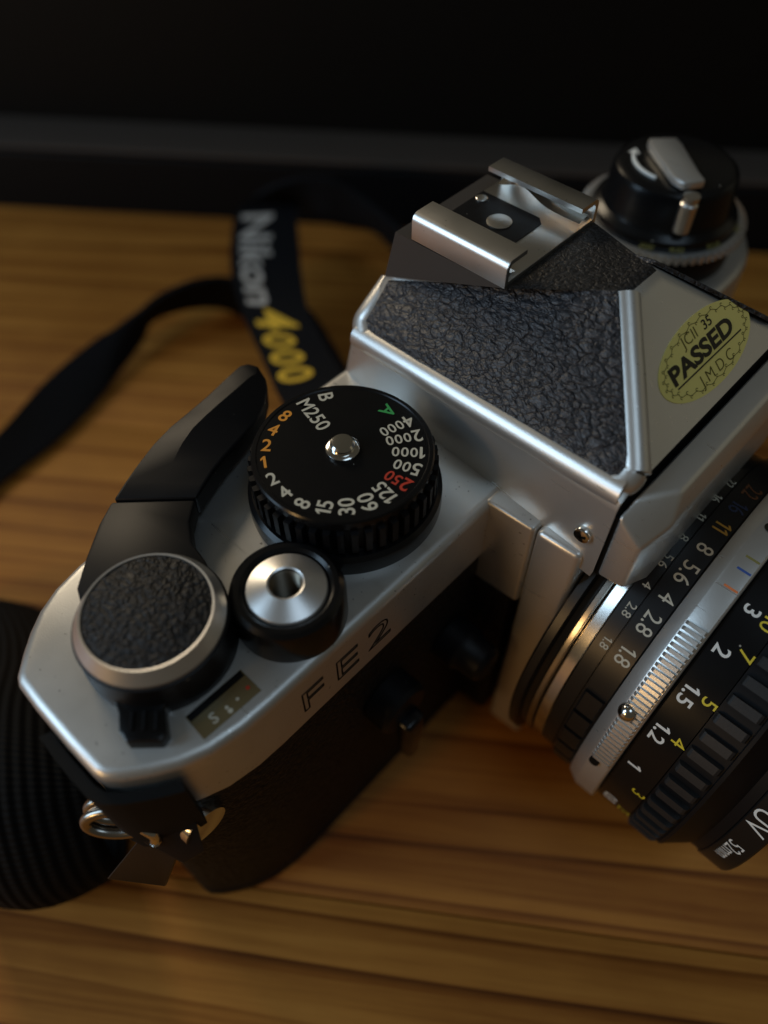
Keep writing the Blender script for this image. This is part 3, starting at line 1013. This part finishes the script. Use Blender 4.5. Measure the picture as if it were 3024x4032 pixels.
# ---- rewind dial
RX, RY = 10.1, 44.3
rew = lathe('rewind_base', [(12.9, ZT - 0.1), (12.9, 66.6), (12.6, 67.2), (12.6, 68.4)], 'black_satin', camera, c=(RX, RY), seg=96)  # black colour stands in for the shadow under the film speed ring
gear('film_speed_ring', (RX, RY), 13.45, 14.2, 64, 69.0, 70.3, 'satin_clean', rew, duty=0.6)
lathe('film_speed_scale', [(12.75, 69.9), (12.7, 70.5), (12.2, 70.9), (11.0, 71.5), (10.2, 71.6)], 'black_satin', rew, c=(RX, RY), seg=96)
rk = lathe('rewind_knob', [(12.4, 70.9), (12.2, 71.7), (11.2, 72.5), (10.75, 73.6), (10.4, 77.6), (10.0, 78.5), (9.3, 79.0), (8.8, 79.1), (0.0, 79.1)], 'black_gloss', camera, c=(RX, RY), seg=96)
for k, (s, a) in enumerate((('ASA', -20), ('400', -50), ('200', -72), ('100', 12))):
    aa = rad(a)
    rd_ = Vector((math.cos(aa), math.sin(aa), 0))
    text_plane('scale_numeral', s, 1.15, Vector((RX, RY, 70.75)) + rd_ * 12.55, Vector((0, 0, 1)).cross(rd_), -rd_ + Vector((0, 0, 0.5)), 'mark_olive', rew, lift=0.25)
# folded crank on top
bar = [(3.6, 44.9), (6.9, 48.3), (8.6, 47.2), (15.3, 41.2), (17.4, 39.6), (15.3, 36.5), (13.0, 37.1), (5.2, 43.0)]
crank = prism('rewind_crank', bar, 79.45, 80.7, 'satin_clean', rk, bevel=0.45, seg=2)
lathe('crank_handle', [(0.0, 79.6), (1.35, 79.6), (1.35, 79.0), (1.1, 78.8), (1.1, 78.5), (1.4, 78.2), (1.4, 73.6), (1.1, 73.2), (0.0, 73.2)], 'shoe', rk, c=(17.3, 36.0), seg=24)
arc = [(RX + 7.3 * math.cos(rad(a)), RY + 7.3 * math.sin(rad(a)), 79.36) for a in range(203, 272, 4)]
tube('rewind_arrow', arc, 0.32, 'white', rk, seg=8)
a = rad(203)
hp = Vector((RX + 7.3 * math.cos(a), RY + 7.3 * math.sin(a), 79.42))
tg_ = Vector((math.sin(a), -math.cos(a), 0))
rd_ = Vector((math.cos(a), math.sin(a), 0))
mesh_obj('rewind_arrow', [hp + tg_ * 1.5, hp + rd_ * 1.0 - tg_ * 0.3, hp - rd_ * 1.0 - tg_ * 0.3], [(0, 1, 2)], 'white', rk, smooth=0)

# ---- strap lugs on the body
for sx, sy, ey in ((19.6, -78.6, -1), (19.6, 59.5, 1)):
    lug = tube('strap_lug', [(sx + 2.4 * math.cos(t * math.pi / 12), sy + ey * 1.6 + 0.2 * math.sin(t), 47.6 + 2.4 * math.sin(t * math.pi / 12)) for t in range(24)], 0.75, 'bright', camera, closed=True)
lathe('lug_plate', [(0.0, 25.2), (3.0, 25.0), (3.2, 24.0), (3.2, 21.0)], 'bright', lug, axis='x', c=(0, -75.0, 46.6), seg=24)

# ---- levers on the front of the body
pv = lathe('preview_button', [(4.0, 26.0), (4.0, 29.5), (3.4, 30.5), (3.2, 33.6), (2.6, 34.3), (0.0, 34.4)], 'black_satin', camera, axis='x', c=(0, -28.5, 34.0), seg=32)
st = lathe('self_timer', [(4.6, 25.9), (4.6, 29.6), (4.1, 30.3), (0.0, 30.5)], 'black_satin', camera, axis='x', c=(0, -43.5, 36.0), seg=40)
poly('timer_lever', [(29.5, -45.6, 35), (32.6, -45.4, 35), (32.6, -41.4, 35), (29.5, -41.2, 35), (29.8, -44.9, 21), (32.4, -44.5, 21), (32.4, -42.2, 21), (29.8, -41.9, 21)],
     [(0, 1, 2, 3), (4, 7, 6, 5), (0, 4, 5, 1), (1, 5, 6, 2), (2, 6, 7, 3), (3, 7, 4, 0)], 'black_gloss', st, bevel=0.8, seg=3)

# ================================================================== the lens
LC = (0, 0, ZL)
lathe('mount_plate', [(22.0, 39.9), (29.6, 39.95), (30.4, 40.4), (30.4, 41.6), (29.0, 41.9), (28.6, 43.2), (22, 43.3)], 'black_anod', camera, axis='x', c=LC, seg=128)
lathe('mount_ring', [(27.0, 42.8), (29.15, 42.9), (29.3, 43.1), (29.3, 43.75), (29.0, 43.95), (27.0, 44.0)], 'ring_steel', camera, axis='x', c=LC, seg=128)
lens = lathe('lens', [(26.5, 43.5), (27.2, 50.0), (28.5, 57.0), (29.0, 66.0), (27.0, 70.0), (25.0, 73.0)], 'black_anod', camera, axis='x', c=LC, seg=96)
lathe('rear_skirt', [(27.4, 44.1), (28.75, 44.15), (29.0, 44.4), (29.15, 45.9), (29.0, 46.05), (27.5, 46.1)], 'bright', lens, axis='x', c=LC, seg=160)
ap = lathe('aperture_ring', [(27.5, 46.1), (29.0, 46.15), (29.05, 48.35), (28.85, 48.42), (28.85, 48.5), (29.5, 48.62), (29.5, 52.15), (29.3, 52.3), (28.0, 52.35)], 'black_anod', lens, axis='x', c=LC, seg=160)
grip = lathe('grip_ring', [(28.5, 52.38), (30.15, 52.45), (30.3, 52.55), (31.2, 54.15), (31.3, 54.35), (31.3, 57.25), (31.1, 57.5), (29.9, 57.6)], 'satin_clean', lens, axis='x', c=LC, seg=192)
dist = lathe('distance_ring', [(29.0, 57.6), (30.1, 57.75), (30.25, 58.0), (30.25, 63.2), (30.0, 63.3)], 'black_gloss', lens, axis='x', c=LC, seg=160)
foc = lathe('focus_ring', [(29.8, 63.3), (30.1, 63.35), (30.1, 68.3), (30.35, 68.45), (30.35, 68.95), (30.0, 69.2), (27.6, 71.8), (27.2, 72.2), (27.2, 73.6)], 'black_satin', lens, axis='x', c=LC, seg=160)
filt = lathe('uv_filter', [(26.4, 73.65), (27.35, 73.7), (27.5, 73.85), (27.5, 77.5), (27.3, 77.75), (25.4, 77.8), (25.2, 75.2)], 'black_anod', lens, axis='x', c=LC, seg=160)
lathe('filter_glass', [(25.3, 75.6), (0.0, 75.6)], 'glass', lens, axis='x', c=LC, seg=64)
lathe('front_element', [(20.0, 70.5), (15.0, 71.8), (8.0, 72.7), (0.0, 73.0)], 'black_gloss', lens, axis='x', c=LC, seg=64, smooth=80)
lathe('inner_barrel', [(25.0, 74.8), (20.5, 71.0), (20.0, 70.4)], 'black_matte', lens, axis='x', c=LC, seg=64)


def ring_piece(name, prof, half_deg, mat, n=3, side=0.0):
    """a block on the lens barrel at phi = 0 about the lens axis; prof (r, x) outer outline from back to front; base r first"""
    vs, fs = [], []
    k = len(prof)
    for i in range(n):
        a = rad(-half_deg + 2 * half_deg * i / (n - 1))
        for r, x in prof:
            vs.append((x, -r * math.sin(a), r * math.cos(a)))
    for i in range(n - 1):
        for q in range(k - 1):
            fs.append((i * k + q, (i + 1) * k + q, (i + 1) * k + q + 1, i * k + q + 1))
    fs.append(tuple(range(k)))
    fs.append(tuple(range((n - 1) * k, n * k))[::-1])
    me = bpy.data.meshes.new(name)
    me.from_pydata([(v[0] * MM, v[1] * MM, v[2] * MM) for v in vs], [], fs)
    me.materials.append(M[mat])
    me.update()
    bmx = bmesh.new()
    bmx.from_mesh(me)
    bmesh.ops.recalc_face_normals(bmx, faces=bmx.faces)
    bmx.to_mesh(me)
    bmx.free()
    return me


def put_ring(name, me, phi, parent):
    o = bpy.data.objects.new(name, me)
    C.objects.link(o)
    o.location = (0, 0, ZL * MM)
    o.rotation_euler = (rad(phi), 0, 0)
    o.parent = parent
    return o


# rubber-like grip blocks of the focusing ring
me = ring_piece('focus_rib', [(30.0, 63.45), (30.75, 63.75), (30.95, 64.05), (30.95, 67.6), (30.75, 67.95), (30.0, 68.2)], 1.25, 'rubber')
for k in range(64):
    put_ring('focus_rib', me, 37.0 + k * 360 / 64, lens)
# fine ribs on the chrome grip ring, two grips
me = ring_piece('chrome_rib', [(31.2, 54.25), (31.62, 54.6), (31.72, 54.75), (31.72, 57.0), (31.6, 57.15), (31.2, 57.25)], 0.46, 'satin_clean', n=2)
for base in (33.6, -79.4):
    for k in range(31):
        put_ring('chrome_rib', me, base + k * 1.53, lens)
# finger blocks of the aperture ring
me = ring_piece('aperture_block', [(29.3, 48.75), (30.0, 48.95), (30.1, 49.2), (30.1, 51.8), (29.95, 52.0), (29.3, 52.1)], 3.55, 'black_anod', n=5)
for sgn in (1, -1):
    for k in range(5):
        put_ring('aperture_block', me, sgn * (68.6 + k * 8.6), lens)
# coupling ball and small set-screw hole
bphi = rad(60.5)
bc = Vector((55.1, -31.3 * math.sin(bphi), ZL + 31.3 * math.cos(bphi)))
bm = bmesh.new()
bmesh.ops.create_uvsphere(bm, u_segments=32, v_segments=16, radius=1.35)
bmesh.ops.translate(bm, verts=bm.verts, vec=bc)
bm_obj('index_ball', bm, 'bright', lens, smooth=80)
hphi = rad(81.5)
hn = Vector((0, -math.sin(hphi), math.cos(hphi)))
hc = Vector((55.15, 0, ZL)) + hn * 31.78
hv = [hc + Vector((1, 0, 0)) * 0.75 * math.cos(2 * math.pi * i / 24) + Vector((1, 0, 0)).cross(hn) * 0.75 * math.sin(2 * math.pi * i / 24) for i in range(24)]
hv2 = [v - hn * 0.6 for v in hv]
mesh_obj('set_screw_hole', hv + hv2, [tuple(range(24))] + [(i, (i + 1) % 24, 24 + (i + 1) % 24, 24 + i) for i in range(24)], 'engrave', lens, smooth=0)

# engraved and painted numbers
for i, s in enumerate(('22', '16', '11', '8', '5.6', '4', '2.8')):
    ph = -9.2 + i * 8.12
    text_cyl('aperture_numeral', s, 2.25, 50.72, ph, 29.5, {'11': 'ochre', '16': 'shaded_blue', '22': 'shaded_orange'}.get(s, 'cream'), lens, bold=0.0, zc=ZL, wscale=0.86)
text_cyl('aperture_numeral', '1.8', 2.25, 50.72, 50.2, 29.5, 'cream', lens, bold=0.0, zc=ZL, wscale=0.86)
for i, s in enumerate(('22', '16', '11', '8', '5.6', '4', '2.8')):
    text_cyl('aperture_numeral', s, 1.25, 47.65, -9.2 + i * 8.12, 29.06, 'cream', lens, bold=0.0, zc=ZL)
text_cyl('aperture_numeral', '1.8', 1.25, 47.65, 50.6, 29.06, 'cream', lens, bold=0.0, zc=ZL)
for s, ph in (('10', -8.0), ('5', 9.0), ('3', 22.6), ('2', 34.7), ('1.5', 48.2), ('1.2', 61.3), ('1', 75.2), ('0.8', 101.0), ('0.6', 124.0)):
    text_cyl('distance_numeral', s, 2.05, 59.72, ph, 30.25, 'white', lens, bold=0.012, zc=ZL)
for s, ph in (('30', -8.0), ('15', 9.0), ('10', 23.0), ('7', 32.5), ('5', 46.8), ('4', 60.0), ('3', 84.4), ('2.5', 104.5), ('2', 124.0)):
    text_cyl('distance_numeral', s, 1.95, 62.25, ph, 30.25, 'yellow', lens, bold=0.0, zc=ZL)
for mt, ph in (('mark_orange', 21.4), ('mark_blue', 16.1), ('mark_olive', 12.4), ('mark_orange', -21.4), ('mark_blue', -16.1), ('mark_olive', -12.4)):
    vs = []
    for x_ in (55.25, 57.15):
        for da in (-0.28, 0.28):
            a = rad(ph + da)
            vs.append((x_, -31.34 * math.sin(a), ZL + 31.34 * math.cos(a)))
    mesh_obj('depth_mark', vs, [(0, 1, 3, 2)], mt, lens, smooth=0)
a = rad(2.2)
vs = [(55.5 + 0.75 * math.cos(2 * math.pi * i / 20), -31.34 * math.sin(a) + 0.75 * math.sin(2 * math.pi * i / 20), ZL + 31.36) for i in range(20)]
mesh_obj('index_dot', vs, [tuple(range(20))], 'ink', lens, smooth=0)
text_cyl('filter_lettering', 'UV', 3.0, 75.55, 68.6, 27.5, 'white', lens, bold=-0.004, zc=ZL, wscale=0.78)
text_cyl('filter_lettering', '52mm', 2.2, 75.5, 87.5, 27.5, 'white', lens, bold=-0.004, zc=ZL, wscale=0.75)

# ================================================================== the strap
strap = empty('camera_strap', (-60, 0, 0))
tag(strap, 'black woven neck strap with white and yellow lettering, looping behind the camera', 'strap')


def ribbon(name, pairs, thick, mat, parent, n=10, across=8, puff=0.0):
    """pairs of (edge a, edge b) points; a strip of webbing with thickness. Returns object and sampled rows"""
    A = smooth_line([p[0] for p in pairs], n)
    B = smooth_line([p[1] for p in pairs], n)
    rows, nors = [], []
    m = len(A)
    for i in range(m):
        a_, b_ = Vector(A[i]), Vector(B[i])
        mid0 = (Vector(A[max(i - 1, 0)]) + Vector(B[max(i - 1, 0)])) / 2
        mid1 = (Vector(A[min(i + 1, m - 1)]) + Vector(B[min(i + 1, m - 1)])) / 2
        t_ = (mid1 - mid0).normalized()
        nn = t_.cross((b_ - a_).normalized()).normalized()
        nors.append(nn)
        rows.append([a_.lerp(b_, k / across) + nn * puff * math.sin(math.pi * k / across) for k in range(across + 1)])
    # keep the normals on one side
    k = across + 1
    vs = []
    for side in (1, -1):
        for r_, nn in zip(rows, nors):
            vs += [p + nn * (thick / 2 * side) for p in r_]
    fs, uv = [], []
    L = [0.0]
    for i in range(1, m):
        L.append(L[-1] + (rows[i][across // 2] - rows[i - 1][across // 2]).length)
    wd = (rows[0][0] - rows[0][-1]).length
    for s_ in (0, 1):
        o_ = s_ * m * k
        for i in range(m - 1):
            for q in range(across):
                fs.append((o_ + i * k + q, o_ + (i + 1) * k + q, o_ + (i + 1) * k + q + 1, o_ + i * k + q + 1))
    for i in range(m - 1):
        for q in (0, across):
            fs.append((i * k + q, (i + 1) * k + q, m * k + (i + 1) * k + q, m * k + i * k + q))
    for i in (0, m - 1):
        for q in range(across):
            fs.append((i * k + q, i * k + q + 1, m * k + i * k + q + 1, m * k + i * k + q))
    org = parent.location / MM
    me = bpy.data.meshes.new(name)
    me.from_pydata([tuple((Vector(v) - org) * MM) for v in vs], [], fs)
    ul = me.uv_layers.new(name='UVMap')
    for p in me.polygons:
        for li in p.loop_indices:
            vi = me.loops[li].vertex_index % (m * k)
            ul.data[li].uv = (vi % k / across * wd, L[vi // k])
    o = mesh_link(name, me, mat, parent, 50)
    return o, rows, nors, L


TXT = [((-12.5, -19.0, 43.0), (-12.3, -5.4, 43.0)), ((-15.4, -17.5, 40.0), (-15.2, -4.2, 40.0)), ((-26.5, -13.8, 36.0), (-23.1, -0.9, 36.0)), ((-38.7, -8.5, 31.0), (-31.3, 3.7, 32.0)),
       ((-56.3, 0.7, 26.0), (-44.5, 10.8, 28.0)), ((-74.3, 9.7, 23.0), (-57.5, 17.8, 26.0)), ((-90.1, 19.4, 21.0), (-72.7, 29.2, 23.0)),
       ((-104.0, 30.6, 19.0), (-88.9, 42.6, 20.0)), ((-112.2, 39.7, 20.0), (-102.7, 54.5, 18.0)), ((-110.8, 46.7, 23.0), (-106.7, 60.3, 16.0)),
       ((-103.1, 52.2, 28.0), (-105.6, 61.6, 14.0)), ((-92.6, 57.0, 31.0), (-98.0, 60.6, 14.0)), ((-83.9, 60.9, 28.0), (-92.0, 64.4, 13.0)),
       ((-70.6, 61.8, 24.0), (-83.8, 68.0, 13.0)), ((-56.2, 61.3, 20.0), (-70.3, 67.6, 10.0)), ((-38.0, 60.0, 16.0), (-46.0, 70.0, 8.0))]
BND = [((-97.0, -80.0, 4.0), (-84.0, -86.0, 1.2)), ((-98.4, -62.6, 5.0), (-86.4, -69.3, 1.5)), ((-100.3, -49.9, 6.0), (-89.8, -57.8, 1.5)), ((-107.7, -32.3, 6.0), (-92.2, -40.8, 1.5)),
       ((-109.5, -16.2, 8.0), (-97.3, -24.1, 1.6)), ((-103.4, -3.5, 14.0), (-105.7, -5.0, 3.0)), ((-101.2, 2.9, 17.0), (-108.8, 2.9, 5.0)),
       ((-98.2, 12.8, 18.0), (-104.5, 14.4, 5.0)), ((-94.1, 21.7, 16.0), (-97.5, 21.9, 3.0)), ((-82.9, 26.6, 14.0), (-82.8, 23.0, 1.5)),
       ((-71.1, 28.7, 14.0), (-69.9, 21.8, 1.5)), ((-48.3, 19.0, 16.0), (-52.2, 15.5, 2.0)), ((-31.6, 12.1, 18.0), (-36.1, 11.4, 3.0)), ((-14.0, 6.0, 20.0), (-17.0, 6.0, 6.0))]
ob, rows, nors, L = ribbon('lettered_band', TXT, 1.3, 'strap', strap)
ribbon('plain_band', BND, 1.3, 'strap', strap)


def strap_text(s, l0, l1, c0, h, mat, bold=0.02, small=None):
    """lettering on the lettered band: runs from length l0 to l1 (l decreasing = away from the start), baseline towards edge a"""
    V_, F_ = [], []
    if small is None:
        V_, F_ = glyphs(s, bold)
    else:
        pos = 0
        for i, ch in enumerate(s):
            v0, f0 = glyphs(ch, bold)
            k_ = 1.0 if i == 0 else small
            wd_ = (max(v[0] for v in v0) - min(v[0] for v in v0)) * k_
            base = len(V_)
            V_ += [(v[0] * k_ + pos + wd_ / 2, (v[1] + 0.5) * k_ - 0.5, 0) for v in v0]
            F_ += [tuple(base + q for q in f) for f in f0]
            pos += wd_ + 0.12
    x0, x1 = min(v[0] for v in V_), max(v[0] for v in V_)
    out = []
    for v in V_:
        l = l0 + (l1 - l0) * (v[0] - x0) / (x1 - x0)
        i = max(0, min(len(L) - 2, next((j for j in range(len(L) - 1) if L[j + 1] >= l), len(L) - 2)))
        f = (l - L[i]) / max(1e-6, L[i + 1] - L[i])
        ra_, rb_ = rows[i], rows[i + 1]
        wd = (ra_[0] - ra_[-1]).length
        c = min(1, max(0, c0 + v[1] * h / wd))
        p = (ra_[0].lerp(ra_[-1], c)).lerp(rb_[0].lerp(rb_[-1], c), f)
        nn = nors[i].lerp(nors[i + 1], f).normalized()
        if nn.z < 0:
            nn = -nn
        out.append(tuple(p + nn * 0.85 - strap.location / MM))
    return mesh_obj('strap_lettering', out, F_, mat, strap, smooth=0)


strap_text('Nikon', L[78], L[51], 0.37, 8.6, 'strap_white', bold=0.02)
strap_text('4000', L[50], L[31], 0.46, 10.0, 'strap_yellow', bold=0.02, small=0.72)

# folded end of the strap beside the body, with its ring and tab
wv = Vector((0.70, 0.71, 0.05)).normalized()
path = [(-54, -81, 2.0), (-43, -82.5, 7.0), (-30, -86.0, 17.0), (-17, -91.0, 26.0), (-6.5, -95.5, 27.5), (0.5, -99.0, 21.0), (1.8, -99.5, 11.0), (-3.0, -97.0, 4.0), (-14, -92.0, 1.8)]
prs = []
for p in path:
    c_ = Vector(p) + Vector((-2.8, 2.8, 0))
    prs.append((tuple(c_ - wv * 15.0), tuple(c_ + wv * 12.5 + Vector((0, 0, -3.0 if p[2] > 15 else 0)))))
ribbon('folded_band', prs, 2.2, 'strap_thick', strap, puff=4.5)
so = strap.location / MM


def rel_pts(pts):
    return [tuple(Vector(p) - so) for p in pts]


rc = Vector((16.9, -84.3, 47.5)) + RIGHT * 0.8 - DOWN * 1.0
up_ = (Vector(CAM_POS) - rc).normalized()
rx_ = RIGHT
ry_ = -DOWN
tv = (up_ * 0.72 + ry_ * 0.69).normalized()
for k in range(2):
    o_ = ry_ * (2.2 - 1.6 * k) + rx_ * (1.3 - 0.4 * k)
    pts = [rc + o_ + rx_ * (3.9 * math.cos(t)) + tv * (2.3 * math.sin(t)) for t in [2 * math.pi * i / 40 for i in range(40)]]
    tube('split_ring', rel_pts(pts), 0.8, 'ring_steel', strap, closed=True)
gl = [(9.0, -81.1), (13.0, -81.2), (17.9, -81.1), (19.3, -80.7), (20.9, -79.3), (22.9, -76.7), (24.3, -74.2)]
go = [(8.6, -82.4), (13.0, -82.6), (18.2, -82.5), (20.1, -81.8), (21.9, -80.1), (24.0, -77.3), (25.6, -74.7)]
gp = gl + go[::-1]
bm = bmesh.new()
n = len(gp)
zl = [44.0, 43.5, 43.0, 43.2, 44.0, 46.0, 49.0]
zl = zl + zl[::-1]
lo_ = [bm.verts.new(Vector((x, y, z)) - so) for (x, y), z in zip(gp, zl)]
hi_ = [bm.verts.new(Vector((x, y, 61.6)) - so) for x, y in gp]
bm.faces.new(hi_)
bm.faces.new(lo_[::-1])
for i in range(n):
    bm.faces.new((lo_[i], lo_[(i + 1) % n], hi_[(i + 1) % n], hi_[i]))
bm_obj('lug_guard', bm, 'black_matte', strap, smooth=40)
fl = [(16.2, -79.6, 52.0), (20.6, -76.4, 52.6), (25.2, -75.6, 50.5), (27.2, -77.0, 46.5), (25.4, -79.6, 43.5), (20.8, -81.4, 45.5), (17.0, -82.2, 48.5)]
flb = [(x - 0.6, y - 0.1, z - 1.3) for x, y, z in fl]
n = len(fl)
poly('ring_tab', rel_pts(fl + flb), [tuple(range(n)), tuple(range(n, 2 * n))] + [(i, (i + 1) % n, n + (i + 1) % n, n + i) for i in range(n)], 'black_satin', strap, bevel=0.25, seg=2)
pl = [(19.0, -81.0, 44.0), (24.0, -79.8, 43.0), (23.4, -83.2, 36.0), (17.0, -88.0, 36.0)]
plb = [(x - 0.3, y + 0.3, z - 0.8) for x, y, z in pl]
poly('strap_clip', rel_pts(pl + plb), [(0, 1, 2, 3), (4, 7, 6, 5)] + [(i, (i + 1) % 4, 4 + (i + 1) % 4, 4 + i) for i in range(4)], 'clip', strap, bevel=0.15, seg=1)
